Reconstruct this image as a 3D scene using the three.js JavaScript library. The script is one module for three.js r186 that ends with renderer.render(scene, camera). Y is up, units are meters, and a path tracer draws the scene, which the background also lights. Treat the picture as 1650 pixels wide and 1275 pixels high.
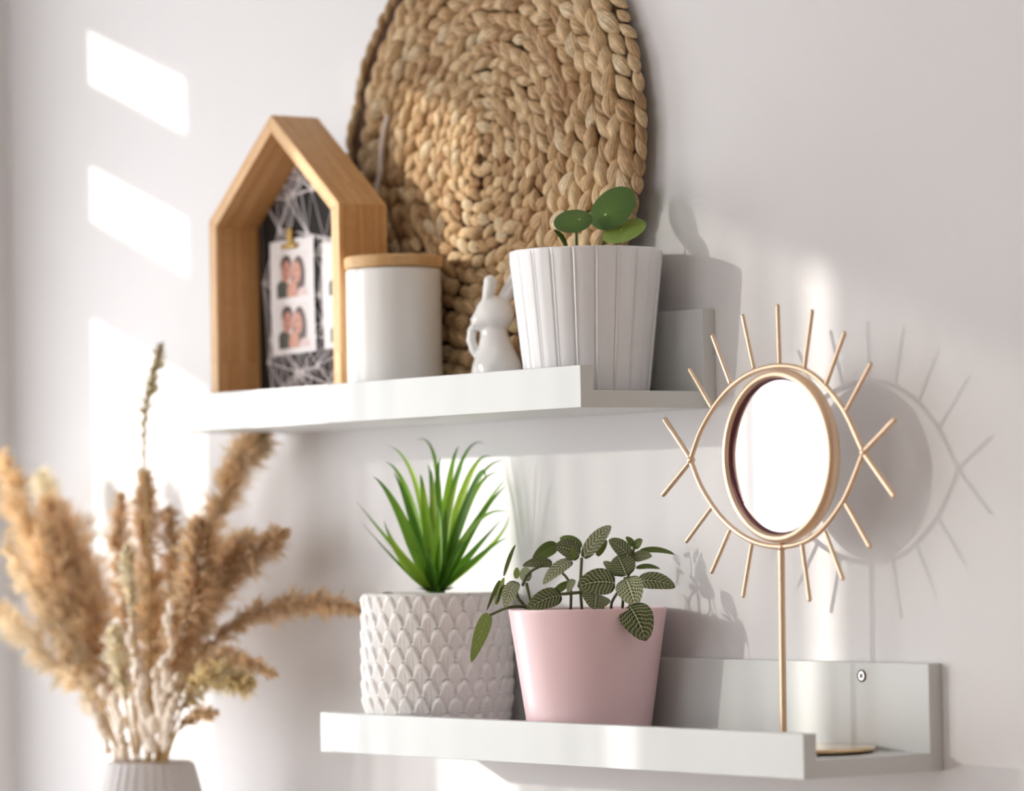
import * as THREE from 'three';
import { mergeGeometries, mergeVertices, toCreasedNormals } from 'three/addons/utils/BufferGeometryUtils.js';
import { RoundedBoxGeometry } from 'three/addons/geometries/RoundedBoxGeometry.js';
import { MarchingCubes } from 'three/addons/objects/MarchingCubes.js';
import { RectAreaLightUniformsLib } from 'three/addons/lights/RectAreaLightUniformsLib.js';

// ------------------------------------------------------------------ camera, light, exposure
const scene = new THREE.Scene();
const camera = new THREE.PerspectiveCamera(11.62, 1650 / 1275, 0.05, 60);
camera.rotation.order = 'YXZ';
camera.position.set(2.4251, 0.15449, 1.74088);
camera.rotation.set(0.03745, 0.93107, -0.01755);
camera.focus = 2.69;
camera.userData.fStop = 4.4;
scene.add(camera);

const renderer = new THREE.WebGLRenderer({ antialias: true });
renderer.toneMapping = THREE.LinearToneMapping;
renderer.toneMappingExposure = 1.0;
renderer.shadowMap.enabled = true;
renderer.shadowMap.type = THREE.PCFSoftShadowMap;

// sky: bright haze, a little bluer overhead
{
  const w = 64, h = 64, d = new Float32Array(w * h * 4);
  for (let y = 0; y < h; y++) for (let x = 0; x < w; x++) {
    const e = Math.max(0, (y / (h - 1) - 0.5) * 2), i = (y * w + x) * 4;
    d[i] = 2.6 - 0.9 * e; d[i + 1] = 2.65 - 0.7 * e; d[i + 2] = 2.75 - 0.3 * e; d[i + 3] = 1;
  }
  const sky = new THREE.DataTexture(d, w, h, THREE.RGBAFormat, THREE.FloatType);
  sky.mapping = THREE.EquirectangularReflectionMapping; sky.magFilter = THREE.LinearFilter; sky.needsUpdate = true;
  scene.background = sky;
}
// sun: low, from the window side, through the two windows of the left wall
const sun = new THREE.DirectionalLight(new THREE.Color(1.0, 0.95, 0.86), 4.2);
sun.position.set(0.2 - 0.6 * 4, 0.2 + 0.225 * 4, 4);
sun.target.position.set(0.2, 0.2, 0);
sun.castShadow = true; sun.shadow.radius = 1.6;
sun.shadow.mapSize.set(4096, 4096);
Object.assign(sun.shadow.camera, { left: -2.5, right: 2.5, top: 2, bottom: -2, near: 0.1, far: 9 });
scene.add(sun, sun.target);
// daylight of the two window openings
RectAreaLightUniformsLib.init();
function daylight(z0, z1, y0, y1, power) {
  const l = new THREE.RectAreaLight(new THREE.Color(0.97, 0.985, 1.0), power, (z1 - z0) / 100, (y1 - y0) / 100);
  l.position.set(-0.695, (y0 + y1) / 200, (z0 + z1) / 200);
  l.lookAt(1, (y0 + y1) / 200, (z0 + z1) / 200);
  scene.add(l);
}
daylight(26, 61, -33, 103, 4.9);
daylight(93, 279, -33, 103, 2.7);
{ // added fill light behind the camera, warm-toned to soften the shadows
  const l = new THREE.RectAreaLight(new THREE.Color(1.0, 0.955, 0.9), 0.5, 1.5, 1.36);
  l.position.set(0.45, 0.35, 3.575); l.lookAt(0.45, 0.35, 0); scene.add(l);
}

// ------------------------------------------------------------------ helpers (all shapes in centimetres)
let seed = 20240611;
const rnd = () => { seed = (seed + 0x6d2b79f5) | 0; let t = Math.imul(seed ^ (seed >>> 15), 1 | seed); t = (t + Math.imul(t ^ (t >>> 7), 61 | t)) ^ t; return ((t ^ (t >>> 14)) >>> 0) / 4294967296; };
const rr = (a, b) => a + (b - a) * rnd();
const V = (x, y, z) => new THREE.Vector3(x, y, z);
const clamp = (x, a = 0, b = 1) => Math.min(b, Math.max(a, x));
const smooth = (a, b, x) => { const t = clamp((x - a) / (b - a)); return t * t * (3 - 2 * t); };
const lin = (r, g, b) => new THREE.Color().setRGB(r / 255, g / 255, b / 255, THREE.SRGBColorSpace);
const taken = new Map();
const numbered = (n) => { const k = taken.get(n) ?? 0; taken.set(n, k + 1); return k ? `${n}_${String(k).padStart(3, '0')}` : n; };
const scaled = new WeakSet();
const cm = (g) => { if (!scaled.has(g)) { g.scale(0.01, 0.01, 0.01); scaled.add(g); } return g; };
function tag(o, label, category, group, kind) {
  if (label) o.userData.label = label;
  if (category) o.userData.category = category;
  if (group) o.userData.group = group;
  if (kind) o.userData.kind = kind;
  return o;
}
function thing(name, [x, y, z], label, category, group) {
  const o = new THREE.Group(); o.name = numbered(name); o.position.set(x / 100, y / 100, z / 100);
  o.userData.at = [x, y, z]; delete o.userData.at; base.set(o, V(x, y, z)); scene.add(o);
  return tag(o, label, category, group);
}
const base = new WeakMap();
function part(name, geo, mat, parent, world = false) {
  if (world && base.has(parent)) { const b = base.get(parent); geo.translate(-b.x, -b.y, -b.z); }
  const m = new THREE.Mesh(cm(geo), mat); m.name = numbered(name); m.castShadow = m.receiveShadow = true; parent.add(m);
  if (base.has(parent)) base.set(m, base.get(parent));
  return m;
}
const structure = (name, geo, mat) => tag(part(name, geo, mat, scene), null, null, null, 'structure');
const mergeAll = (list) => mergeGeometries(list.map((g) => { const h = g.index ? g.toNonIndexed() : g; for (const k of Object.keys(h.attributes)) if (!['position', 'normal', 'uv', 'color'].includes(k)) h.deleteAttribute(k); return h; }));
const box = (x0, y0, z0, x1, y1, z1) => new THREE.BoxGeometry(x1 - x0, y1 - y0, z1 - z0).translate((x0 + x1) / 2, (y0 + y1) / 2, (z0 + z1) / 2);
const rbox = (x0, y0, z0, x1, y1, z1, r = 0.08) => new RoundedBoxGeometry(x1 - x0, y1 - y0, z1 - z0, 2, r).translate((x0 + x1) / 2, (y0 + y1) / 2, (z0 + z1) / 2);
// grid surface: f(u, v) -> [x, y, z]; u wraps if closed
function grid(nu, nv, f, closed = false) {
  const p = [], uv = [], ix = [];
  for (let j = 0; j <= nv; j++) for (let i = 0; i <= nu; i++) { p.push(...f(i / nu, j / nv)); uv.push(i / nu, j / nv); }
  for (let j = 0; j < nv; j++) for (let i = 0; i < nu; i++) {
    const a = j * (nu + 1) + i, b = a + 1, c = a + nu + 1, d = c + 1; ix.push(a, b, d, a, d, c);
  }
  const g = new THREE.BufferGeometry();
  g.setAttribute('position', new THREE.Float32BufferAttribute(p, 3)); g.setAttribute('uv', new THREE.Float32BufferAttribute(uv, 2)); g.setIndex(ix);
  g.computeVertexNormals();
  if (closed) { const n = g.attributes.normal; for (let j = 0; j <= nv; j++) { const a = j * (nu + 1), b = a + nu, m = V(n.getX(a) + n.getX(b), n.getY(a) + n.getY(b), n.getZ(a) + n.getZ(b)).normalize(); n.setXYZ(a, m.x, m.y, m.z); n.setXYZ(b, m.x, m.y, m.z); } }
  return g;
}
// a turned vessel: profile points [radius, height, share of the relief]; relief(theta, height) is added to the radius
function vessel(profile, nu, relief = null) {
  return grid(nu, profile.length - 1, (u, v) => {
    const q = profile[Math.round(v * (profile.length - 1))], th = -u * Math.PI * 2, r = q[0] + (relief && q[2] ? q[2] * relief(th, q[1]) : 0);
    return [Math.sin(th) * r, q[1], Math.cos(th) * r];
  }, true);
}
const tube = (pts, r, seg = 24, rad = 8) => new THREE.TubeGeometry(new THREE.CatmullRomCurve3(pts.map((p) => (p.isVector3 ? p : V(...p)))), seg, r, rad, false);
function rod(a, b, r, rad = 10) { // straight wire with rounded ends
  const d = b.clone().sub(a), L = d.length(), g = new THREE.CapsuleGeometry(r, Math.max(0.01, L - 2 * r), 4, rad);
  g.applyQuaternion(new THREE.Quaternion().setFromUnitVectors(V(0, 1, 0), d.normalize()));
  const m = a.clone().add(b).multiplyScalar(0.5); return g.translate(m.x, m.y, m.z);
}
function noise2(seed0) { // tileable value noise on an n x n lattice
  const n = 64, t = new Float32Array(n * n); let s = seed0; for (let i = 0; i < n * n; i++) { s = (Math.imul(s, 1664525) + 1013904223) | 0; t[i] = (s >>> 8) / 16777216; }
  return (x, y) => { const xi = Math.floor(x), yi = Math.floor(y), fx = x - xi, fy = y - yi, a = fx * fx * (3 - 2 * fx), b = fy * fy * (3 - 2 * fy), w = (i) => ((i % n) + n) % n;
    const q = (i, j) => t[w(j) * n + w(i)]; return (q(xi, yi) * (1 - a) + q(xi + 1, yi) * a) * (1 - b) + (q(xi, yi + 1) * (1 - a) + q(xi + 1, yi + 1) * a) * b; };
}
function dataTex(w, h, f, srgb = true) {
  const d = new Uint8Array(w * h * 4);
  for (let y = 0; y < h; y++) for (let x = 0; x < w; x++) { const c = f(x / w, y / h), i = (y * w + x) * 4; d[i] = clamp(c[0], 0, 255); d[i + 1] = clamp(c[1], 0, 255); d[i + 2] = clamp(c[2], 0, 255); d[i + 3] = 255; }
  const t = new THREE.DataTexture(d, w, h); t.wrapS = t.wrapT = THREE.RepeatWrapping; t.magFilter = THREE.LinearFilter; t.minFilter = THREE.LinearMipmapLinearFilter; t.generateMipmaps = true;
  if (srgb) t.colorSpace = THREE.SRGBColorSpace; t.needsUpdate = true; return t;
}
function canvasTex(w, h, draw) { const c = document.createElement('canvas'); c.width = w; c.height = h; draw(c.getContext('2d'), w, h); const t = new THREE.CanvasTexture(c); t.colorSpace = THREE.SRGBColorSpace; return t; }
const std = (o) => new THREE.MeshStandardMaterial(o), phys = (o) => new THREE.MeshPhysicalMaterial(o);

// ------------------------------------------------------------------ materials
const n1 = noise2(11), n2 = noise2(77), n3 = noise2(301);
const plasterBump = dataTex(256, 256, (u, v) => { const k = 120 + 70 * (n1(u * 64, v * 64) - 0.5) + 60 * (n2(u * 32, v * 32) - 0.5) + 50 * (n3(u * 16, v * 64) - 0.5); return [k, k, k]; }, false);
function woodTex(a, b, lines, s) {
  const nn = noise2(s), mm = noise2(s + 5);
  return dataTex(256, 512, (u, v) => {
    const g = 0.55 * nn(u * lines, v * 2) + 0.3 * mm(u * 64, v * 4) + 0.15 * nn(u * 16 + 9, v * 64), k = clamp((g - 0.25) * 1.7);
    return [a[0] + (b[0] - a[0]) * k, a[1] + (b[1] - a[1]) * k, a[2] + (b[2] - a[2]) * k];
  });
}
const M = {
  wall: std({ color: lin(229, 227, 228), roughness: 0.92, bumpMap: plasterBump, bumpScale: 0.00015 }),
  ceiling: std({ color: lin(238, 237, 234), roughness: 0.95 }),
  roomWall: std({ color: lin(214, 202, 189), roughness: 0.92 }),
  floor: std({ map: woodTex([184, 154, 126], [212, 186, 160], 16, 5), roughness: 0.5 }),
  shelf: std({ color: lin(213, 215, 214), roughness: 0.38 }),
  frameWhite: std({ color: lin(235, 235, 232), roughness: 0.4 }),
  glass: phys({ color: 0xffffff, transmission: 1, thickness: 0, roughness: 0, ior: 1.5 }),
  blind: phys({ color: lin(240, 238, 234), roughness: 1, transmission: 0.25, thickness: 0, side: THREE.DoubleSide }),
  blindDense: std({ color: lin(235, 232, 228), roughness: 0.95, side: THREE.DoubleSide }),
  sheer: phys({ color: lin(244, 243, 241), roughness: 1, transmission: 0.45, thickness: 0, transparent: true, opacity: 0.74, side: THREE.DoubleSide }),
  sheerThick: phys({ color: lin(244, 243, 241), roughness: 1, transmission: 0.5, thickness: 0, transparent: true, opacity: 0.85, side: THREE.DoubleSide }),
  rod: std({ color: lin(210, 208, 204), roughness: 0.3, metalness: 0.8 }),
  wood: std({ map: woodTex([196, 150, 100], [222, 184, 134], 24, 21), roughness: 0.5 }),
  lidWood: std({ map: woodTex([196, 152, 100], [222, 184, 134], 16, 31), roughness: 0.55 }),
  glaze: phys({ color: lin(240, 238, 236), roughness: 0.22, clearcoat: 0.35, clearcoatRoughness: 0.15 }),
  jar: phys({ color: lin(238, 237, 235), roughness: 0.32, clearcoat: 0.3, clearcoatRoughness: 0.2 }),
  whitePot: phys({ color: lin(233, 232, 234), roughness: 0.28, clearcoat: 0.3, clearcoatRoughness: 0.15 }),
  bisque: std({ color: lin(242, 239, 237), roughness: 0.75 }),
  pink: phys({ color: lin(238, 206, 210), roughness: 0.4, clearcoat: 0.15, clearcoatRoughness: 0.3 }),
  pinkIn: std({ color: lin(200, 140, 130), roughness: 0.7 }),
  soil: std({ color: lin(58, 42, 30), roughness: 1 }),
  gold: std({ color: lin(224, 196, 168), roughness: 0.36, metalness: 0.72 }),
  goldPlate: std({ color: lin(226, 196, 156), roughness: 0.12, metalness: 1 }),
  goldDark: std({ color: lin(104, 60, 70), roughness: 0.4, metalness: 0.6 }),
  mirror: std({ color: lin(250, 249, 252), roughness: 0.02, metalness: 1 }),
  steel: std({ color: lin(190, 185, 182), roughness: 0.25, metalness: 1 }),
  dark: std({ color: lin(70, 40, 34), roughness: 0.7 }),
  brass: std({ color: lin(170, 140, 80), roughness: 0.35, metalness: 0.9 }),
  vase: std({ color: lin(208, 202, 200), roughness: 0.7 }),
  cord: std({ color: lin(220, 210, 204), roughness: 0.9 }),
};

// ------------------------------------------------------------------ the room (left wall with two windows, opened by real gaps)
const FL = -125, CE = 135, XL = -67.3, XR = 300, ZB = 360, T = 6;
structure('wall_back', box(XL - T, FL, -12, XR + T, CE, 0).toNonIndexed(), M.wall);
{ // metre-based uv on the visible wall
  const w = scene.getObjectByName('wall_back').geometry, p = w.attributes.position, uv = w.attributes.uv;
  for (let i = 0; i < p.count; i++) uv.setXY(i, p.getX(i) / 0.12, p.getY(i) / 0.12);
}
const W1 = [20, 67.5, -38, 108], W2 = [88, 284, -38, 108]; // openings: z0, z1, y0, y1
structure('wall_left', mergeAll([
  box(XL - T, FL, 0, XL, W1[2], ZB), box(XL - T, W1[3], 0, XL, CE, ZB),
  box(XL - T, W1[2], 0, XL, W1[3], W1[0]), box(XL - T, W1[2], W1[1], XL, W1[3], W2[0]), box(XL - T, W1[2], W2[1], XL, W1[3], ZB)]), M.wall);
structure('wall_right', box(XR, FL, 0, XR + T, CE, ZB), std({ color: lin(184, 168, 152), roughness: 0.92 }));  // out of view; dark tone keeps bounced light off the ledge ends
structure('wall_front', mergeAll([box(XL - T, FL, ZB, -33, CE, ZB + 12), box(123, FL, ZB, XR + T, CE, ZB + 12), box(-33, FL, ZB, 123, -38, ZB + 12), box(-33, 108, ZB, 123, CE, ZB + 12)]), M.roomWall);  // opening made for the added fill window
{  // added window, built only to carry the shadow fill light
  const w = tag(new THREE.Group(), null, null, null, 'structure'); w.name = 'added_window_3'; scene.add(w);
  const a = ZB + 2, b = ZB + 6;
  part('window_frame', mergeAll([box(-33, -38, a, -28.5, 108, b), box(118.5, -38, a, 123, 108, b), box(-33, -38, a, 123, -33, b), box(-33, 103, a, 123, 108, b), box(43, -38, a, 47, 108, b)]), M.frameWhite, w);
  part('window_pane', box(-28.5, -33, ZB + 3.5, 118.5, 103, ZB + 4), M.glass, w);
  part('window_sill', rbox(-36, -40, ZB - 4, 126, -38, ZB + 12, 0.5), M.frameWhite, w);
}
structure('floor', box(XL - T, FL - 10, -12, XR + T, FL, ZB + 12), M.floor);
structure('ceiling', box(XL - T, CE, -12, XR + T, CE + 10, ZB + 12), M.ceiling);
function windowUnit(name, [z0, z1, y0, y1], bars, rail = 4.6) {
  const w = tag(new THREE.Group(), null, null, null, 'structure'); w.name = name; scene.add(w);
  const a = XL - 4.2, b = XL - 1.2, f = [];
  f.push(box(a, y0, z0, b, y1, z0 + rail), box(a, y0, z1 - rail, b, y1, z1), box(a, y0, z0, b, y0 + 5, z1), box(a, y1 - 5, z0, b, y1, z1));
  for (const z of bars) f.push(box(a, y0, z - 2, b, y1, z + 2));
  part('window_frame', mergeAll(f), M.frameWhite, w);
  part('window_pane', box(XL - 2.9, y0 + 5, z0 + rail, XL - 2.5, y1 - 5, z1 - rail), M.glass, w);
  part('window_sill', rbox(XL - T, y0 - 2, z0 - 3, XL + 4, y0, z1 + 3, 0.5), M.frameWhite, w);
}
windowUnit('window_1', [20, 67.5, -38, 108], [], 5.8);
windowUnit('window_2', [88, 284, -38, 108], [232]);
{ // day and night blind on the first window: dense bands with clear bands between them
  const t = thing('roller_blind', [XL + 1, 108, 40], 'white roller blind of alternating dense bands hanging in the narrow window by the corner', 'blind');
  part('cassette', rbox(XL + 0.1, 110, 15, XL + 5.5, 117, 72, 0.8), M.frameWhite, t, true);
  const bands = [[41.8, 49.3], [54.2, 61.4], [66.1, 73.3], [78, 85.2], [89.9, 97.1], [101.8, 110]];
  for (const [a, b] of bands) part('fabric_band', box(XL + 0.75, a, 16, XL + 0.85, b, 50), M.blindDense, t, true);
  part('bottom_bar', rbox(XL + 0.4, 40.8, 16, XL + 1.2, 41.9, 71, 0.3), M.frameWhite, t, true);
  part('unseen_side_panel', rbox(XL + 0.5, 41, 49.4, XL + 1.1, 110, 71, 0.2), M.frameWhite, t, true);  // wide panel out of view, blocks the sun beside the fabric bands
  part('side_thread', box(XL + 0.78, 41, 16.2, XL + 0.82, 110, 16.3), M.cord, t, true);
}
{ // plain roller blind drawn a third down on the wide window
  const t = thing('roller_blind', [XL + 1, 108, 186], 'plain white roller blind drawn a third of the way down the wide window', 'blind');
  part('cassette', rbox(XL + 0.1, 110, 83, XL + 5.5, 117, 289, 0.8), M.frameWhite, t, true);
  part('fabric', box(XL + 0.75, 76, 84, XL + 0.82, 110, 288), M.blind, t, true);
  part('bottom_bar', rbox(XL + 0.4, 74.8, 84, XL + 1.2, 76, 288, 0.3), M.frameWhite, t, true);
}
function curtain(z0, z1, mat, label, seedZ) {  // out of view, placed to dim the sun from the wide window
  const t = thing('unseen_sheer_curtain', [XL + 8, FL, (z0 + z1) / 2], label, 'curtain');
  const L = z1 - z0, nu = Math.round(L * 2);
  part('cloth', grid(nu, 6, (u, v) => { const z = z0 + u * L, k = 1 + 0.25 * Math.sin(u * 5 + seedZ); return [XL + 8 + 1.3 * k * Math.sin((z + seedZ) * 0.9 + 0.6 * Math.sin(z * 0.31)), FL + 2 + v * (118 - FL - 2), z]; }), mat, t, true);
  part('heading_tape', box(XL + 7.2, 117.5, z0, XL + 8.8, 121, z1), M.frameWhite, t, true);
}
curtain(74, 97, M.sheerThick, 'unseen narrow white sheer curtain dimming the sun at the near edge of the wide window', 1);
curtain(112, 169.7, M.sheer, 'unseen broad white sheer curtain dimming the sun over the middle of the wide window', 2);
curtain(172.1, 290, M.sheerThick, 'unseen dense white sheer curtain dimming the sun over the far end of the wide window', 3);
{
  const t = thing('curtain_rod', [XL + 8, 122, 180], 'thin metal curtain rod above the wide window', 'curtain rod');
  part('pole', rod(V(XL + 8, 122, 70), V(XL + 8, 122, 295), 0.9), M.rod, t, true);
  for (const z of [78, 286]) part('bracket', box(XL, 121.4, z - 0.6, XL + 8, 122.6, z + 0.6), M.rod, t, true);
}

// ------------------------------------------------------------------ picture ledges
function ledge(x0, y0, label, screws) {
  const t = thing('picture_ledge', [x0, y0, 0], label, 'shelf', null), L = 55;
  part('back_rail', rbox(0, 0, 0, L, 7, 1.15, 0.06), M.shelf, t);
  part('base_board', rbox(0.02, 0, 1.1, L - 0.02, 1.2, 11, 0.05), M.shelf, t);
  part('front_lip', rbox(0, 0, 10.9, L, 2.9, 12, 0.06), M.shelf, t);
  for (const [sx, sy] of screws) {
    const s = part('screw', new THREE.CylinderGeometry(0.33, 0.33, 0.1, 28).rotateX(Math.PI / 2).translate(sx, sy, 1.17), M.steel, t);
    part('screw_rim', new THREE.TorusGeometry(0.36, 0.05, 8, 32).translate(sx, sy, 1.2), M.dark, s);
    const c = []; for (const a of [Math.PI / 4, -Math.PI / 4]) c.push(box(-0.16, -0.045, -0.01, 0.16, 0.045, 0.01).rotateZ(a));
    part('cross_slot', mergeAll(c).translate(sx, sy, 1.23), M.dark, s);
  }
  return t;
}
const YU = 24.5;
ledge(0, 0, 'lower white picture ledge carrying the two potted plants and the eye-shaped mirror', [[48.5, 6.1 - 0.0], [6, 6.1]]);
ledge(-22.45, YU, 'upper white picture ledge carrying the house frame, canister and round woven mat', [[48.5, 6.1], [6, 6.1]]);
const SU = YU + 1.2, SL = 1.2; // standing heights

// ------------------------------------------------------------------ wooden house frame
function prism(poly, z0, z1, along) { // polygon in xy, extruded in z, grain along the given direction
  const s = new THREE.Shape(poly.map(([x, y]) => new THREE.Vector2(x, y)));
  const g = new THREE.ExtrudeGeometry(s, { depth: z1 - z0 - 0.12, bevelEnabled: true, bevelThickness: 0.06, bevelSize: 0.05, bevelOffset: -0.05, bevelSegments: 2, curveSegments: 4 }).translate(0, 0, z0 + 0.06);
  const p = g.attributes.position, uv = g.attributes.uv, n = g.attributes.normal;
  for (let i = 0; i < p.count; i++) {
    const al = p.getX(i) * along[0] + p.getY(i) * along[1], ac = Math.abs(n.getZ(i)) > 0.5 ? -p.getX(i) * along[1] + p.getY(i) * along[0] : p.getZ(i);
    uv.setXY(i, ac / 7 + along[0] * 0.37, al / 30);
  }
  return g;
}
{
  const zb = 4.55, zf = 9, xl = -19.35, xr = -0.93, ye = 41.3, xa = (xl + xr) / 2, ya = 48.9, y0 = SU, th = 1.05;
  const t = thing('house_frame', [xa, y0, (zb + zf) / 2], 'house-shaped light wooden box frame with a black and white lined back', 'frame');
  const dx = xa - xl, dy = ya - ye, Ls = Math.hypot(dx, dy), nx = dy / Ls, ny = dx / Ls; // roof slope
  // inner outline by offsetting the outer one
  const ixl = xl + th, ixr = xr - th, iye = ye + (th - th * nx) / ny - th / ny * 0 - (th * (1 - nx)) / ny * 0 - th * 0; // placed below
  const line = (x) => ye + (x - xl) * dy / dx - th / ny; // inner roof line, left half
  const il = [ixl, line(ixl)], ia = [xa, line(xa)], ir = [ixr, line(ixl)];
  part('bottom_board', prism([[xl, y0], [xr, y0], [ixr, y0 + th], [ixl, y0 + th]], zb, zf, [1, 0]), M.wood, t, true);
  part('side_board', prism([[xl, y0], [ixl, y0 + th], il, [xl, ye]], zb, zf, [0, 1]), M.wood, t, true);
  part('side_board', prism([[ixr, y0 + th], [xr, y0], [xr, ye], ir], zb, zf, [0, 1]), M.wood, t, true);
  part('roof_board', prism([[xl, ye], il, ia, [xa, ya]], zb, zf, [dx / Ls, dy / Ls]), M.wood, t, true);
  part('roof_board', prism([ir, [xr, ye], [xa, ya], ia], zb, zf, [dx / Ls, -dy / Ls]), M.wood, t, true);
  const lines = canvasTex(1024, 1280, (c, w, h) => {
    c.fillStyle = '#16120f'; c.fillRect(0, 0, w, h); c.lineCap = 'round';
    const pts = []; for (let j = 0; j < 9; j++) for (let i = 0; i < 7; i++) pts.push([(i + 0.5 + rr(-0.4, 0.4) + (j % 2) * 0.4) * w / 7, (j + 0.5 + rr(-0.38, 0.38)) * h / 9]);
    for (const a of pts) {
      const near = pts.filter((b) => b !== a).map((b) => [Math.hypot(a[0] - b[0], a[1] - b[1]), b]).sort((p, q) => p[0] - q[0]).slice(0, 10);
      for (const [, b] of near) { c.strokeStyle = rnd() < 0.6 ? '#ece6e8' : '#c4bcc0'; c.lineWidth = rr(3, 7); c.beginPath(); c.moveTo(...a); c.lineTo(...b); c.stroke(); }
      c.fillStyle = '#e6e0e2'; c.beginPath(); c.arc(a[0], a[1], rr(8, 16), 0, 7); c.fill();
    }
  });
  const s = new THREE.Shape([[ixl, y0 + th], [ixr, y0 + th], ir, ia, il].map((q) => new THREE.Vector2(...q)));
  const g = new THREE.ExtrudeGeometry(s, { depth: 0.4, bevelEnabled: false }).translate(0, 0, zb + 0.05), p = g.attributes.position;
  for (let i = 0; i < p.count; i++) g.attributes.uv.setXY(i, (p.getX(i) - ixl) / (ixr - ixl), (p.getY(i) - y0) / (ya - y0));
  tag(part('back_panel', g, std({ map: lines, roughness: 0.85 }), t, true), 'black back panel with a web of white lines');

  // two clipped photo strips
  const people = canvasTex(300, 440, (c, w, h) => {
    c.fillStyle = '#f1ecee'; c.fillRect(0, 0, w, h);
    for (const y of [50, 245]) {
      c.save(); c.beginPath(); c.rect(46, y, 212, 172); c.clip();
      c.fillStyle = '#ece4e5'; c.fillRect(46, y, 212, 172);
      c.fillStyle = '#565a50'; c.beginPath(); c.ellipse(88, y + 165, 58, 62, -0.2, 0, 7); c.fill();                 // jacket
      c.fillStyle = '#5a4640'; c.beginPath(); c.ellipse(192, y + 100, 48, 84, 0.05, 0, 7); c.fill();                // long hair
      c.fillStyle = '#4c3a33'; c.beginPath(); c.ellipse(112, y + 44, 38, 36, 0, 0, 7); c.fill();                    // short hair
      c.fillStyle = '#c98d7a'; c.beginPath(); c.ellipse(112, y + 72, 32, 42, 0.15, 0, 7); c.fill();
      c.fillStyle = '#d59c89'; c.beginPath(); c.ellipse(180, y + 78, 30, 42, -0.15, 0, 7); c.fill();
      c.fillStyle = '#d8a08c'; c.beginPath(); c.ellipse(150, y + 148, 34, 40, 0.4, 0, 7); c.fill();                 // hands and arms
      c.fillStyle = '#e6cfcb'; c.beginPath(); c.ellipse(222, y + 172, 40, 34, 0, 0, 7); c.fill();
      c.fillStyle = '#6f4b42'; for (const [x, e] of [[101, 64], [122, 64], [171, 70], [190, 70]]) { c.beginPath(); c.ellipse(x, y + e, 5, 3, 0, 0, 7); c.fill(); }
      c.fillStyle = '#a85f56'; for (const [x, e] of [[113, 92], [180, 98]]) { c.beginPath(); c.ellipse(x, y + e, 11, 4, 0, 0, 7); c.fill(); }
      c.restore();
    }
  });
  const strip = (x0, y0s, x1, y1s, tilt, label) => {
    const w = x1 - x0, h = y1s - y0s, u = thing('photo_strip', [x0 + w / 2, y0s, zb + 0.6], label, 'photo');
    const gp = grid(6, 12, (a, b) => [(a - 0.5) * w, b * h, 0.08 * Math.sin(b * 3) + 0.02]);
    u.rotation.z = tilt;
    part('print', gp, std({ map: people, roughness: 0.45, side: THREE.DoubleSide }), u);
    const k = part('clip', rbox(-0.95, h - 0.75, 0.02, 0.95, h - 0.35, 0.45, 0.12), M.brass, u);
    part('clip_handle', rbox(-0.35, h - 0.4, 0.1, 0.35, h + 0.9, 0.3, 0.1), M.brass, k);
  };
  strip(-16.2, 30.5, -9.95, 39.55, 0.02, 'photo strip of a couple clipped on the left of the house frame back');
  strip(-8.85, 30.7, -2.6, 39.0, 0.015, 'photo strip half hidden behind the right post of the house frame');
}

// ------------------------------------------------------------------ canister
{
  const x = 2.95, z = 6.75, t = thing('canister', [x, SU, z], 'white ceramic canister with a flat light wooden lid', 'jar');
  part('body', vessel([[0, 0], [3.3, 0], [3.5, 0.12], [3.58, 0.35], [3.58, 4], [3.58, 10.1], [3.52, 10.3], [3.3, 10.35], [3.2, 10.2], [3.2, 0.6], [0, 0.5]], 96), M.jar, t);
  part('lid', vessel([[0, 10.36], [3.55, 10.36], [3.66, 10.44], [3.68, 10.6], [3.68, 11.1], [3.62, 11.24], [3.5, 11.3], [0, 11.3]], 96), M.lidWood, t);
}

// ------------------------------------------------------------------ rabbit figurine (one smooth body)
function sdfMesh(f, c, half, res) {
  const mc = new MarchingCubes(res, std({}), false, false, 120000); mc.isolation = 0;
  const h = res / 2;
  for (let k = 0; k < res; k++) for (let j = 0; j < res; j++) for (let i = 0; i < res; i++)
    mc.field[i + j * res + k * res * res] = -f(c[0] + (i - h) / h * half, c[1] + (j - h) / h * half, c[2] + (k - h) / h * half);
  mc.update();
  const n = mc.count ?? mc.geometry.drawRange.count, g = new THREE.BufferGeometry(), p = mc.positionArray.slice(0, n * 3);
  for (let i = 0; i < n; i++) for (let a = 0; a < 3; a++) p[i * 3 + a] = p[i * 3 + a] * half + c[a];
  g.setAttribute('position', new THREE.BufferAttribute(p, 3));
  const m = mergeVertices(g, half / res * 0.02); m.computeVertexNormals(); return m;
}
const smin = (a, b, k) => { const h = clamp(0.5 + 0.5 * (b - a) / k); return b + (a - b) * h - k * h * (1 - h); };
function capsule(p, a, b, r0, r1) { // rounded cone between two joints
  const px = p[0] - a[0], py = p[1] - a[1], pz = p[2] - a[2], bx = b[0] - a[0], by = b[1] - a[1], bz = b[2] - a[2];
  const h = clamp((px * bx + py * by + pz * bz) / (bx * bx + by * by + bz * bz));
  return Math.hypot(px - bx * h, py - by * h, pz - bz * h) - (r0 + (r1 - r0) * h);
}
const ellipsoid = (p, c, r) => { const x = (p[0] - c[0]) / r[0], y = (p[1] - c[1]) / r[1], z = (p[2] - c[2]) / r[2], k0 = Math.hypot(x, y, z), k1 = Math.hypot(x / r[0], y / r[1], z / r[2]); return k1 < 1e-6 ? -Math.min(...r) : k0 * (k0 - 1) / k1; };
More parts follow.
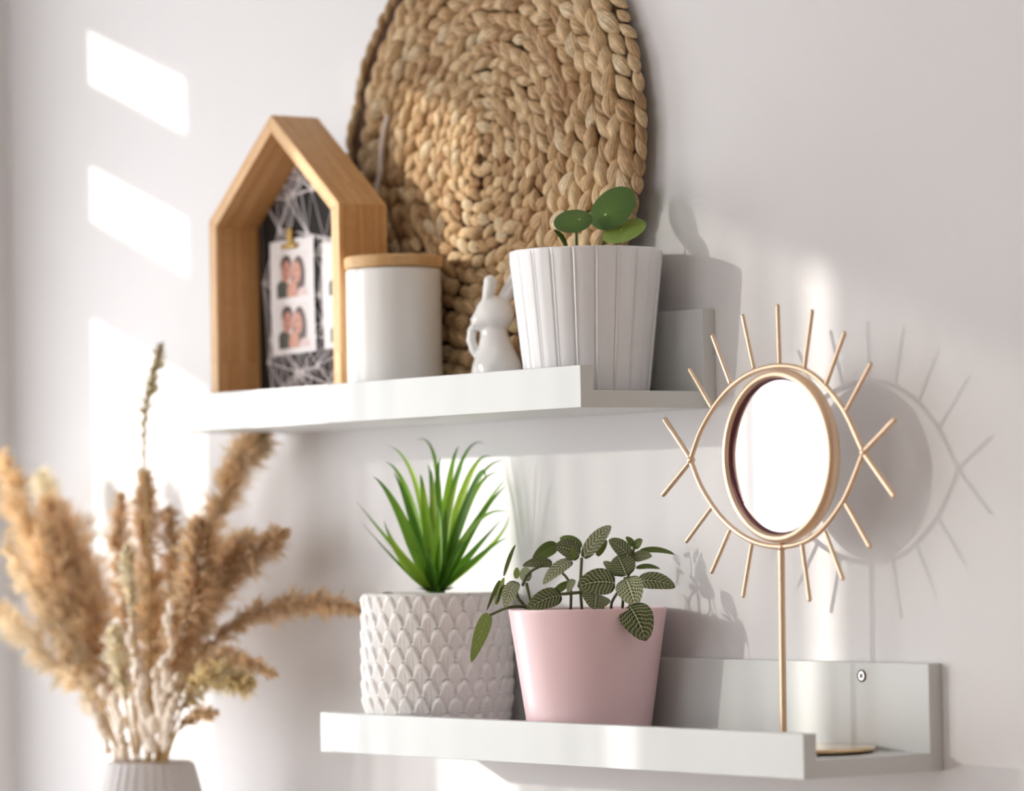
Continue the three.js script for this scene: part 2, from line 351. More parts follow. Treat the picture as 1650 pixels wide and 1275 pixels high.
{
  // local axes: x to the viewer's right, y up, z to the viewer; the rabbit looks to -x and a little to the viewer
  const t = thing('rabbit_figurine', [12.9, SU, 4.7], 'small glossy white rabbit figurine sitting upright beside the ribbed white pot', 'figurine');
  const f = (x, y, z) => {
    const p = [x, y, z], w = [x, y - 1.05, z];
    let d = ellipsoid(p, [0.1, 1.7, 0], [1.95, 2.4, 1.65]);                                    // hips
    d = smin(d, capsule(p, [0.1, 2.8, 0], [-0.05, 5.0, 0.05], 1.6, 1.0), 0.5);               // chest and neck
    d = smin(d, ellipsoid(p, [0.75, 1.2, 0.75], [1.0, 1.35, 0.85]), 0.22);                   // haunch
    d = smin(d, capsule(p, [0.6, 0.35, 1.25], [-0.7, 0.3, 1.1], 0.42, 0.34), 0.2);             // foot
    d = smin(d, capsule(p, [-0.75, 0.35, -0.6], [-1.3, 0.3, -0.6], 0.45, 0.36), 0.25);
    d = smin(d, ellipsoid(p, [1.55, 0.75, -0.3], [0.5, 0.5, 0.5]), 0.2);                     // tail
    let hd = ellipsoid(w, [0.0, 5.35, 0.05], [1.45, 1.42, 1.28]);                            // head
    hd = smin(hd, ellipsoid(w, [-0.95, 4.85, 0.3], [0.75, 0.7, 0.75]), 0.4);                 // muzzle
    hd = smin(hd, ellipsoid(w, [-1.62, 5.05, 0.3], [0.17, 0.15, 0.2]), 0.08);                // nose
    hd = smin(hd, ellipsoid(w, [-1.32, 4.62, 0.72], [0.28, 0.26, 0.26]), 0.1);               // cheeks
    hd = smin(hd, ellipsoid(w, [-1.4, 4.62, 0.0], [0.26, 0.26, 0.26]), 0.1);
    hd = smin(hd, capsule(w, [-0.4, 6.3, 0.5], [-0.12, 7.75, 0.6], 0.42, 0.5), 0.16);        // ears
    hd = smin(hd, capsule(w, [0.5, 6.2, -0.2], [1.85, 8.35, -0.4], 0.5, 0.58), 0.16);
    hd = Math.max(hd, -capsule(w, [0.75, 6.75, 0.4], [1.9, 8.45, 0.28], 0.2, 0.28));
    d = smin(d, hd, 0.16);
    // front paw raised to the cheek: a loop on the window side
    let arm = 9; const J = [[-1.35, 4.75, 0.0], [-1.72, 4.2, 0.05], [-1.78, 3.5, 0.1], [-1.55, 2.8, 0.15], [-1.15, 2.2, 0.2]];
    for (let i = 0; i < 4; i++) arm = smin(arm, capsule(w, J[i], J[i + 1], 0.34, 0.36), 0.08);
    d = smin(d, arm, 0.1);
    d = smin(d, capsule(p, [0.55, 3.4, 0.95], [-0.25, 2.1, 1.25], 0.4, 0.34), 0.4);             // other forearm along the chest
    return Math.max(d, -y);
  };
  const g = sdfMesh(f, [0, 4.9, 0], 5.4, 120);
  g.rotateY(0.93 - 0.25);
  g.setAttribute('uv', new THREE.Float32BufferAttribute(new Float32Array(g.attributes.position.count * 2), 2));
  part('body', g, M.glaze, t);
}

// ------------------------------------------------------------------ round woven mat
{
  const tilt = 0.0382, R0 = 18.75;
  const t = thing('woven_mat', [7.8, SU, 1.52], 'round woven straw mat of coiled braids leaning against the wall', 'placemat');
  t.rotation.x = -tilt;
  const fiber = (s, d) => { const a = noise2(s), b = noise2(s + 3); return dataTex(128, 128, (u, v) => { const k = 0.6 * a(u * 64, v * 3) + 0.25 * b(u * 32, v * 8) + 0.15 * a(u * 16, v * 16); return d.map((c) => c * (0.62 + 0.62 * k)); }); };
  const tones = [[208, 174, 130], [218, 188, 146], [198, 162, 118], [186, 148, 104], [228, 204, 166], [172, 132, 90]].map((c, i) => std({ map: fiber(400 + i * 7, c), roughness: 0.62, bumpMap: fiber(900 + i * 7, [200, 200, 200]), bumpScale: 0.001 }));
  const lobe = (s) => { // a folded straw, pointed at both ends, unit length along x
    const nn = noise2(s), g = grid(12, 10, (u, v) => {
      const th = -u * Math.PI * 2, x = v - 0.5, w = Math.pow(Math.sin(Math.PI * clamp(0.03 + v * 0.94)), 0.95) * (1 - 0.3 * (v - 0.5)) * (1 + 0.16 * (nn(u * 12 - Math.floor(u) * 12, v * 2) - 0.5));
      return [x, 0.5 * w * Math.cos(th), 0.5 * w * Math.sin(th)];
    }, true); return g;
  };
  const lobes = [3, 14, 25, 36].map(lobe), list = [];
  let phi = -2.1, r = R0 - 1.25, side = 0;
  while (r > 0.35) {
    const p = 1.7 + 1.2 * Math.min(1, r / 17), step = p * 0.3;
    for (let q = 0; q < 1; q++) {
      const s = side ? 1 : -1, rad = r + s * p * 0.25 + rr(-0.08, 0.08), gap = r > R0 - 4.2 && r < R0 - 3.0 ? 0 : 0;
      const L = p * rr(0.8, 1.12), Wd = p * rr(0.44, 0.6);
      list.push({ x: rad * Math.cos(phi), y: rad * Math.sin(phi), a: phi + Math.PI / 2 + s * rr(0.1, 0.62), L, Wd, H: Wd * rr(0.9, 1.15), z: 0.7 + rr(-0.16, 0.22) + gap, nose: rr(0.1, 0.3), big: L * Wd });
      side ^= 1;
    }
    phi += step / r; r -= (p * 0.96) / (2 * Math.PI) * (step / r);
  }
  for (let a = 0; a < Math.PI * 2; a += 0.07) list.push({ x: (R0 - 0.35) * Math.cos(a), y: (R0 - 0.35) * Math.sin(a), a: a + Math.PI / 2 + rr(0.15, 0.5), L: rr(1.8, 2.5), Wd: rr(0.6, 0.8), H: rr(0.9, 1.1), z: 0.5 + rr(-0.12, 0.12), nose: rr(-0.1, 0.25), big: 1.2, rim: true });
  for (const l of list) { const X = 7.8 + l.x, Y = SU + R0 + l.y; l.seen = Y < 59 && !(X < 0 && Y < 41) && !(X < 7 && Y < 36) && !(X > 18 && X < 31 && Y < 34); }
  const order = list.map((l, i) => i).sort((a, b) => (list[b].seen - list[a].seen) || list[b].big - list[a].big);
  const q = new THREE.Quaternion(), own = new Set(order.slice(0, 296)), rest = [];
  list.forEach((l, i) => {
    const m = new THREE.Matrix4(), e = new THREE.Euler(0, -l.nose, l.a, 'ZYX'); q.setFromEuler(e);
    const tone = Math.floor(rnd() * rnd() * 6.999 * 1.0 + (rnd() < 0.5 ? 0 : rnd() * 3)) % 6, v = i % 4;
    m.compose(V(l.x, l.y + R0, l.z), q, V(l.L, l.Wd, l.H));
    if (own.has(i)) {
      const k = new THREE.Mesh(cm(lobes[v]), tones[tone]); k.name = numbered('straw_strand'); k.castShadow = k.receiveShadow = true;
      k.position.set(l.x / 100, (l.y + R0) / 100, l.z / 100); k.quaternion.copy(q); k.scale.set(l.L, l.Wd, l.H); t.add(k);
    } else rest.push([v, m, tone]);
  });
  const byTone = [0, 1, 2, 3, 4, 5].map((k) => rest.filter((o) => o[2] === k));
  const merged = [], groups = []; let at = 0;
  const src = [3, 14, 25, 36].map(lobe);
  byTone.forEach((os, k) => { for (const [v, m] of os) { const g = src[v].clone().applyMatrix4(m).toNonIndexed(); merged.push(g); groups.push([at, g.attributes.position.count, k]); at += g.attributes.position.count; } });
  const mg = mergeGeometries(merged); let gs = -1;
  for (const [a, c, k] of groups) { if (k !== gs) { mg.addGroup(a, 0, k); gs = k; } mg.groups[mg.groups.length - 1].count += c; }
  tag(part('straw_filling', mg, tones, t), 'smaller inner and hidden straw strands', null, null, 'stuff');
  part('gap_shade_backing', new THREE.CylinderGeometry(R0 - 0.5, R0 - 0.5, 0.45, 64).rotateX(Math.PI / 2).translate(0, R0, 0.3), std({ color: lin(70, 44, 24), roughness: 0.95 }), t);  // dark colour stands in for shade in the gaps between strands
  const c = [[-3.95, 48.6], [-4.3, 47.3], [-4.85, 45.8], [-5.1, 44.2], [-5.35, 42.6], [-5.5, 40.5], [-5.4, 37.5]].map(([x, y], i) => V(x - 7.8, y - SU, 1.55 + 0.12 * Math.sin(i * 1.7)));
  tag(part('hanging_cord', tube(c, 0.21, 32, 7), M.cord, t), 'short pale cord hanging on the mat');
}

// ------------------------------------------------------------------ leaves
// a blade from B through M to T; n is the side it shows, w its full width, prof(t) its outline
function blade(B, Mi, T, n, w, prof, nu = 6, nv = 14, fold = 0.15, cup = 0) {
  const c = new THREE.QuadraticBezierCurve3(B, Mi.clone().multiplyScalar(2).sub(B.clone().add(T).multiplyScalar(0.5)), T);
  return grid(nu, nv, (u, v) => {
    const p = c.getPoint(v), tg = c.getTangent(v), sd = tg.clone().cross(n).normalize(), up = sd.clone().cross(tg).normalize(), s = u * 2 - 1, h = w / 2 * prof(v);
    const q = p.addScaledVector(sd, s * h).addScaledVector(up, fold * h * Math.abs(s) - cup * h * s * s);
    return [q.x, q.y, q.z];
  });
}
const view = V(0.802, 0, 0.597), rightv = V(0.597, 0, -0.802); // horizontal directions used to lay leaves out

// ------------------------------------------------------------------ ribbed white pot with round-leaved plant
{
  const C = [25.65, SU, 6], t = thing('plant_pot', C, 'tall ribbed white pot holding a round-leaved plant on the upper ledge', 'plant pot');
  const H = 10.15, r0 = 4.3, r1 = 5.42, prof = [[0, 0], [r0 - 0.25, 0], [r0 - 0.05, 0.08]];
  for (let i = 0; i <= 20; i++) { const y = 0.2 + (H - 0.35) * i / 20; prof.push([r0 + (r1 - r0) * y / H, y, Math.min(1, (H - y) / 0.5, y / 0.4)]); }
  prof.push([r1, H - 0.05], [r1 - 0.05, H], [r1 - 0.18, H], [r1 - 0.24, H - 0.08], [r1 - 0.3, H - 1], [r0 - 0.1, H - 3.2], [0, H - 3.2]);
  const N = 21;
  part('pot', vessel(prof, N * 20, (th) => {
    let u = ((th + 0.93 - 0.158) / (2 * Math.PI) * N) % 1; if (u < 0) u += 1; const d = Math.min(u, 1 - u);
    return -0.1 * Math.exp(-((u - 0.04) ** 2) / 0.0014) - 0.1 * Math.exp(-((u - 1.04) ** 2) / 0.0014) + 0.07 * Math.exp(-((u - 0.13) ** 2) / 0.0014) + 0.05 * Math.sin(Math.PI * u) * (d > 0 ? 1 : 1);
  }), M.whitePot, t);
  part('soil', new THREE.CylinderGeometry(5.0, 4.9, 0.3, 48).translate(0, H - 2.2, 0), M.soil, t);

  const p = thing('pilea_plant', [25.65, SU + H - 2.1, 6], 'small plant with round coin-like green leaves rising from the ribbed white pot', 'plant');
  const coin = (a, b, s) => canvasTex(256, 256, (c, w, h) => {
    const g = c.createRadialGradient(w * 0.5, h * 0.5, 6, w * 0.5, h * 0.5, 128); g.addColorStop(0, a); g.addColorStop(1, b); c.fillStyle = g; c.fillRect(0, 0, w, h);
    c.strokeStyle = 'rgba(190,210,130,0.16)'; c.lineWidth = 2; for (let i = 0; i < 9; i++) { const q = i / 9 * 6.283 + s; c.beginPath(); c.moveTo(w / 2, h / 2); c.quadraticCurveTo(w / 2 + 60 * Math.cos(q + 0.25), h / 2 + 60 * Math.sin(q + 0.25), w / 2 + 118 * Math.cos(q), h / 2 + 118 * Math.sin(q)); c.stroke(); }
    c.fillStyle = 'rgba(235,240,190,0.95)'; c.beginPath(); c.arc(w / 2, h / 2, 6, 0, 7); c.fill();
  });
  const leafMat = (tex) => phys({ map: tex, roughness: 0.38, transmission: 0.3, thickness: 0, side: THREE.DoubleSide, specularIntensity: 0.6 });
  const dk = leafMat(coin('#587a32', '#48692b', 0)), backlit = leafMat(coin('#7d9a3e', '#8ea650', 1));  // lighter copy paints in the light shining through the third round leaf
  const round = (c, rad, long, n, dome, mat, ox = 0) => { // circle of radius rad whose plane faces n, long axis given
    const a = long.clone().addScaledVector(n, -long.dot(n)).normalize(), b = n.clone().cross(a);
    const g = grid(36, 8, (u, v) => { const th = u * 6.28318, q = V(...c).addScaledVector(a, (v * Math.cos(th) + ox * (1 - v)) * rad).addScaledVector(b, v * Math.sin(th) * rad).addScaledVector(n, -dome * v * v * rad); return [q.x, q.y, q.z]; });
    const uv = g.attributes.uv; for (let i = 0; i < uv.count; i++) { const th = uv.getX(i) * 6.28318, v = uv.getY(i); uv.setXY(i, 0.5 + 0.5 * v * Math.cos(th), 0.5 + 0.5 * v * Math.sin(th)); }
    return part('leaf', g, mat, p, true);
  };
  const dir = (a, b, c) => V(0, 0, 0).addScaledVector(rightv, a).addScaledVector(V(0, 1, 0), b).addScaledVector(view, c).normalize();
  round([25.93, 37.97, 7.3], 1.38, dir(0.97, 0.14, 0), dir(-0.1, 0.75, 0.65), 0.06, dk, 0.35);
  round([26.7, 38.95, 4.4], 1.86, dir(0.62, 0.78, 0), dir(-0.5, 0.5, 0.72), 0.08, dk, -0.4);
  round([27.92, 37.31, 4.36], 1.62, dir(0.92, 0.38, 0), dir(-0.3, 0.8, 0.52), 0.1, backlit, -0.1);
  part('leaf', blade(V(25.72, 35.6, 7.6), V(25.35, 36.7, 8.0), V(25.1, 37.3, 8.4), dir(0.7, 0.2, 0.6), 0.6, (v) => Math.sin(Math.PI * (0.06 + 0.9 * v)), 6, 10, 0.6), dk, p, true);
  for (const pts of [[[25.4, 34, 6.2], [25.9, 36.3, 7.0], [26.1, 37.9, 7.1]], [[25.8, 34, 6], [26.4, 36.5, 5.0], [26.5, 38.4, 4.5]], [[26.2, 34, 5.8], [27.3, 35.8, 4.9], [27.7, 37.2, 4.4]], [[25.5, 34, 6.6], [25.7, 35.7, 7.5]]])
    part('stem', tube(pts, 0.1, 12, 6), std({ color: lin(104, 124, 60), roughness: 0.6 }), p, true);
}

// ------------------------------------------------------------------ relief pot with grass-like plant
{
  const C = [6.75, SL, 6], t = thing('plant_pot', C, 'white matt pot with raised overlapping scales holding a spiky green plant', 'plant pot');
  const H = 10.55, P = 1.24, N = 27, prof = [[0, 0], [4.3, 0], [4.5, 0.06]], cols = N * 18;
  const R = (y) => 4.46 + 0.86 * Math.pow(smooth(-1.2, 3.2, y), 0.8) - 0.06 * smooth(7, 10.5, y);
  for (let i = 0; i <= 180; i++) { const y = 0.12 + (H - 0.24) * i / 180; prof.push([R(y), y, 1]); }
  prof.push([R(H) - 0.02, H - 0.03, 0.5], [R(H) - 0.15, H, 0], [R(H) - 0.4, H, 0], [R(H) - 0.5, H - 0.1, 0], [R(H) - 0.6, H - 1.4, 0], [0, H - 1.4, 0]);
  const relief = (th, y) => {
    const k = (th + 0.55) / (2 * Math.PI) * N;
    for (let j = -1; j < 11; j++) {
      const yj = 0.55 + j * P; let u = (k + (j & 1) * 0.5) % 1; if (u < 0) u += 1; u -= 0.5;
      const top = yj - P * 0.92 * Math.pow(Math.abs(2 * u), 2.2), e = top - y;
      if (e >= 0) {
        const rise = smooth(0, 0.07, e), fall = 1 - 0.92 * clamp(e / (1.85 * P)), vein = smooth(0.35, 0.9, e) * (1 - smooth(1.5, 2.0, e));
        return (0.3 * rise + 0.2 * smooth(0, 0.45, e) * (1 - 4 * u * u)) * fall - 0.06 * vein * (Math.exp(-(((u - 0.1) / 0.035) ** 2)) + Math.exp(-(((u + 0.1) / 0.035) ** 2)) + 0.7 * Math.exp(-(((u - 0.24) / 0.04) ** 2)) + 0.7 * Math.exp(-(((u + 0.24) / 0.04) ** 2)));
      }
    }
    return 0;
  };
  part('pot', vessel(prof, cols, relief), M.bisque, t);
  part('soil', new THREE.CylinderGeometry(4.9, 4.8, 0.4, 40).translate(0, H - 0.75, 0), M.soil, t);
  part('moss_tuft', new THREE.IcosahedronGeometry(0.7, 2).scale(1, 0.7, 1).translate(-2.6, H - 0.4, 2.6), std({ color: lin(104, 96, 58), roughness: 1 }), t);

  const p = thing('spiky_plant', [6.75, SL + H - 0.6, 6], 'bright green spiky grass-like plant growing from the scaled white pot', 'plant');
  const S = [[5.9,12.3,6.7,4.1,15.3,8.1,2.2,18.6,9.9,0.13],[6.4,12.3,6.8,6.1,13.3,8.2,4.6,16.9,11.0,0.11],[6.6,12.3,7.0,6.5,14.6,9.0,6.6,17.1,10.5,0.29],[6.4,12.3,7.0,6.1,17.7,8.8,5.6,20.4,10.7,0.29],[6.1,12.3,6.4,4.9,18.9,7.0,3.5,21.5,8.1,0.23],[6.4,12.3,6.6,6.0,17.7,7.7,5.5,20.7,8.8,0.25],
    [6.0,12.3,6.2,4.6,19.8,6.1,2.5,22.8,7.3,0.19],[6.1,12.3,5.8,5.2,20.9,4.7,3.3,23.2,5.2,0.17],[6.9,12.3,6.6,7.6,18.2,7.5,8.2,20.5,8.3,0.25],[6.4,12.3,6.0,6.0,18.4,5.6,5.4,21.3,5.6,0.23],[6.9,12.3,6.4,7.9,18.0,6.9,8.5,20.8,7.5,0.29],[6.6,12.3,6.1,6.8,18.6,5.9,7.0,21.8,5.6,0.27],
    [6.6,12.3,5.9,7.0,19.4,5.0,7.3,22.6,4.1,0.27],[6.5,12.3,5.5,6.5,20.7,3.6,6.9,22.8,1.4,0.17],[7.1,12.3,5.7,8.5,19.8,4.3,9.8,21.7,2.9,0.23],[6.7,12.2,5.3,7.4,19.3,3.0,8.4,21.5,0.5,0.21],[7.2,12.3,5.7,9.0,18.6,4.3,10.6,20.5,2.9,0.19],[7.5,12.3,5.8,9.9,19.6,4.6,11.3,19.9,4.6,0.23],
    [6.9,12.2,5.2,8.1,17.4,2.8,8.9,20.1,0.9,0.17],[7.3,12.3,5.6,9.3,16.8,4.1,11.2,19.6,2.6,0.25],[7.5,12.3,5.8,9.8,16.6,4.6,12.0,17.6,3.2,0.21],[7.1,12.3,5.5,8.3,14.6,3.8,9.7,17.1,2.0,0.21],[6.8,12.2,5.0,8.0,15.2,1.6,8.4,17.4,0.4,0.17],[7.5,12.3,5.5,9.9,14.7,3.7,11.5,15.7,2.8,0.15],
    [7.3,12.3,6.5,8.9,16.3,7.1,10.0,18.2,8.1,0.32],[7.1,12.3,6.7,8.5,14.1,7.7,9.6,15.0,8.6,0.29],[7.2,12.3,6.2,8.7,18.0,5.9,10.1,21.0,5.8,0.25],[7.2,12.3,6.4,8.7,16.1,6.7,9.8,18.0,7.2,0.29],[6.9,12.3,6.8,7.7,14.1,8.1,8.2,15.4,9.7,0.23],[7.3,12.3,6.2,9.1,14.2,6.0,10.6,15.6,5.9,0.23]];
  const blades = ['#8fbe30', '#5f9428', '#aacd48', '#74a82c'].map((col, i) => phys({
    map: dataTex(32, 128, (u, v) => { const a = new THREE.Color(col), k = 0.9 + 0.2 * n1(u * 32, v * 4), e = smooth(0.55, 1.0, v), d = 1 - 0.35 * e; return [(a.r ** 0.4545) * 255 * k * d, (a.g ** 0.4545) * 255 * k * (1 - 0.22 * e), (a.b ** 0.4545) * 255 * k * (1 + 0.35 * e)]; }),
    roughness: 0.42, transmission: 0.35, thickness: 0, side: THREE.DoubleSide }));
  S.forEach((s, i) => {
    const B = V(6.8 + (s[0] - 6.8) * 0.5, s[1] - 0.35, 5.95 + (s[2] - 5.95) * 0.5), n = view.clone().multiplyScalar(0.75).addScaledVector(V(0, 1, 0), 0.5).addScaledVector(rightv, rr(-0.5, 0.5)).normalize();
    part('leaf', blade(B, V(s[3], s[4], s[5]), V(s[6], s[7], s[8]), n, Math.max(0.62, s[9] * 4.1), (v) => (0.5 + 0.6 * smooth(0, 0.32, v)) * Math.pow(1 - clamp(v), 1.1) + 0.025, 4, 18, 0.45), blades[i % 4], p, true);
  });
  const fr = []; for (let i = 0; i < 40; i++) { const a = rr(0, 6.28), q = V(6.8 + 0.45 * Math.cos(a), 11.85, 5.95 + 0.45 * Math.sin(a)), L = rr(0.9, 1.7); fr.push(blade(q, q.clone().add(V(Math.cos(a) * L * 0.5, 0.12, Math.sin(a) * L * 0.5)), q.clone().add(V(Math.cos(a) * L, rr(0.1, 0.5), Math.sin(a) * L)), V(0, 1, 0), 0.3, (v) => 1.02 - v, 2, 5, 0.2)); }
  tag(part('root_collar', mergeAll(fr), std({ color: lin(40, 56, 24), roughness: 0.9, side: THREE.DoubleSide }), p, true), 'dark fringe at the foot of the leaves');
  part('crown', new THREE.SphereGeometry(1, 20, 14).scale(0.62, 0.95, 0.62).translate(6.8, 12.0, 5.95), blades[1], p, true);
}

// ------------------------------------------------------------------ pink pot with veined plant
{
  const C = [25.1, SL, 6], t = thing('plant_pot', C, 'smooth pink tapered pot holding the white-veined trailing plant', 'plant pot');
  const H = 9.45, r0 = 4.22, r1 = 5.6;
  part('pot', vessel([[0, 0], [r0 - 0.3, 0], [r0 - 0.08, 0.08], [r0, 0.3], ...[...Array(12)].map((_, i) => { const y = 0.6 + (H - 0.9) * i / 11; return [r0 + (r1 - r0) * y / H, y]; }), [r1, H - 0.1], [r1 - 0.05, H - 0.01], [r1 - 0.14, H], [r1 - 0.22, H - 0.06], [r1 - 0.3, H - 1], [r1 - 0.6, H - 2], [0, H - 2]], 96), M.pink, t);
  part('soil', new THREE.CylinderGeometry(5.1, 5.0, 0.4, 48).translate(0, H - 1.0, 0), M.soil, t);

  const p = thing('veined_plant', [25.1, SL + H - 0.8, 6], 'bushy plant with dark green leaves netted by white veins in the pink pot', 'plant');
  const veins = (bg, bg2, ink, wd, net) => canvasTex(320, 512, (c, w, h) => {
    const g = c.createLinearGradient(0, 0, w, 0); g.addColorStop(0, bg2); g.addColorStop(0.5, bg); g.addColorStop(1, bg2); c.fillStyle = g; c.fillRect(0, 0, w, h);
    c.strokeStyle = ink; c.lineCap = 'round';
    const yy = (v) => h - v * h; // base at the bottom
    c.lineWidth = wd * 1.9; c.beginPath(); c.moveTo(w / 2, yy(0)); c.lineTo(w / 2, yy(0.97)); c.stroke();
    const vx = (s, k, i) => [w / 2 + s * k * w * 0.5, yy(0.02 + i * 0.105 + 0.2 * k - 0.1 * k * k * (1 - i / 9) + 0.06 * k * k)];
    for (let i = 0; i < 9; i++) for (const s of [-1, 1]) {
      c.lineWidth = wd * 1.25; c.beginPath(); c.moveTo(...vx(s, 0, i)); for (let k = 0.1; k <= 1.01; k += 0.1) c.lineTo(...vx(s, k, i + 0.12 * Math.sin(k * 9 + i))); c.stroke();
      c.lineWidth = wd * net; for (let k = 0.18 + 0.05 * (i % 2); k < 0.98; k += 0.17) { const a = vx(s, k, i + 0.08), b = vx(s, k + 0.09, i + 1), m = [(a[0] + b[0]) / 2 + s * 7, (a[1] + b[1]) / 2 + 5]; c.beginPath(); c.moveTo(...a); c.quadraticCurveTo(...m, ...b); c.stroke(); }
    }
  });
  const lm = (map, o = {}) => phys({ map, roughness: 0.5, transmission: 0.18, thickness: 0, side: THREE.DoubleSide, specularIntensity: 0.5, ...o });
  const mats = [lm(veins('#343d1e', '#3f4a25', '#d2d3aa', 4.8, 0.55)), lm(veins('#4c5833', '#56633c', '#dfe0c0', 8, 0.7)),
    lm(canvasTex(64, 128, (c, w, h) => { c.fillStyle = '#5c6a34'; c.fillRect(0, 0, w, h); c.strokeStyle = '#7c8850'; c.lineWidth = 2; c.beginPath(); c.moveTo(w / 2, 0); c.lineTo(w / 2, h); c.stroke(); })),
    lm(canvasTex(64, 128, (c, w, h) => { c.fillStyle = '#86994e'; c.fillRect(0, 0, w, h); c.strokeStyle = '#a4b26e'; c.lineWidth = 2; c.beginPath(); c.moveTo(w / 2, 0); c.lineTo(w / 2, h); for (let i = 0; i < 6; i++) { c.moveTo(w / 2, h - i * 18); c.lineTo(4, h - i * 18 - 26); c.moveTo(w / 2, h - i * 18); c.lineTo(w - 4, h - i * 18 - 26); } c.stroke(); }), { transmission: 0.35 })];
  const F = [[30.5,10.8,6.5,31.9,8.4,6.2,2.12,0],[29.3,12.7,5.8,30.7,10.8,6.1,1.77,1],[28.0,12.5,3.7,30.5,12.0,2.4,1.17,0],[28.3,12.9,5.0,27.2,14.3,4.9,1.65,0],[28.8,12.4,6.4,27.9,12.2,9.0,1.73,0],[28.2,11.7,7.6,29.5,10.6,8.8,1.86,0],[25.4,14.2,6.5,25.9,16.4,4.4,1.00,1],[25.7,14.3,5.5,25.8,15.4,4.7,0.48,2],
    [27.6,14.1,4.0,27.3,15.4,5.7,1.04,0],[27.7,14.1,3.9,29.1,14.2,3.3,0.74,0],[27.5,14.9,3.6,27.2,15.6,4.1,0.43,2],[27.5,14.8,3.6,28.2,15.4,3.4,0.56,2],[27.5,14.6,3.1,28.2,14.3,0.5,0.39,2],[26.8,13.4,2.9,27.0,13.3,0.9,0.35,2],[27.2,12.9,4.9,26.0,13.9,5.2,0.61,0],[25.6,14.4,7.0,25.4,15.0,9.0,1.34,0],
    [24.5,14.9,6.0,23.2,15.6,6.9,0.78,2],[24.1,13.8,8.3,23.7,13.7,10.6,0.69,0],[23.4,15.1,7.3,22.3,14.0,8.7,0.95,2],[25.7,14.0,7.8,25.8,12.4,10.4,0.87,1],[26.4,11.6,9.3,25.5,10.7,11.6,1.30,0],[22.9,12.6,10.6,23.4,10.8,12.0,0.95,1],[23.2,12.6,9.9,22.6,13.6,9.6,0.78,1],[22.4,12.8,10.2,22.5,13.6,10.2,0.39,3],
    [21.6,13.0,10.7,21.7,15.2,9.7,0.26,2],[21.7,11.0,11.5,21.9,12.9,10.9,0.39,3],[22.2,12.7,11.5,21.8,10.6,12.4,0.26,2],[22.7,10.4,12.9,22.9,7.1,14.6,0.91,3],[25.8,14.1,7.7,25.9,15.0,7.9,0.39,3],[23.7,11.7,7.9,24.5,12.5,6.9,0.52,2],[26.3,12.7,8.1,26.5,11.7,8.8,0.48,1]];
  F.forEach((s, i) => {
    const B = V(s[0], s[1], s[2]), T = V(s[3], s[4], s[5]), L = B.distanceTo(T), n = view.clone().addScaledVector(V(0, 1, 0), 0.3).addScaledVector(rightv, rr(-0.25, 0.25)).normalize();
    const Mi = B.clone().add(T).multiplyScalar(0.5).addScaledVector(n, L * 0.09).add(V(0, L * 0.05, 0));
    part('leaf', blade(B, Mi, T, n, s[6] * 1.18, (v) => Math.pow(Math.sin(Math.PI * Math.pow(clamp(0.02 + 0.975 * v), 0.8)), 0.55) * (1 - 0.12 * v), 10, 16, 0.16, 0.1), mats[s[7]], p, true);
  });
  const stemMat = std({ color: lin(96, 100, 62), roughness: 0.7 });
  for (const s of [[[27.3,9.7,4.7],[28.2,11.5,5.2],[28.3,12.8,5.1]],[[25.7,9.8,6.9],[25.9,12.0,7.2],[25.7,14.2,6.9]],[[24.8,9.8,7.3],[25.5,12.7,8.0],[24.3,13.7,9.0],[23.2,13.1,9.8],[23.1,12.3,10.2]],[[23.3,9.8,8.4],[23.6,10.8,10.4],[23.2,10.8,11.5],[22.7,10.3,12.8]],[[26.5,9.7,4.1],[26.9,10.8,5.3],[27.5,12.8,4.2],[27.7,14.2,3.9],[27.5,15.0,3.6]],
    [[23.1,9.8,8.7],[23.5,11.2,9.8],[23.3,12.5,10.0]],[[23.5,10.5,9.8],[23.0,11.4,10.5],[22.9,12.6,10.7]],[[23.2,11.0,10.2],[22.2,12.3,11.2],[21.9,11.2,11.6]],[[28.4,9.8,5.0],[29.7,10.8,5.7],[30.4,10.8,6.4]],[[26.4,11.7,9.3],[27.3,11.7,7.5],[26.6,10.4,5.6]]])
    part('stem', tube(s, 0.11, 20, 6), stemMat, p, true);
}

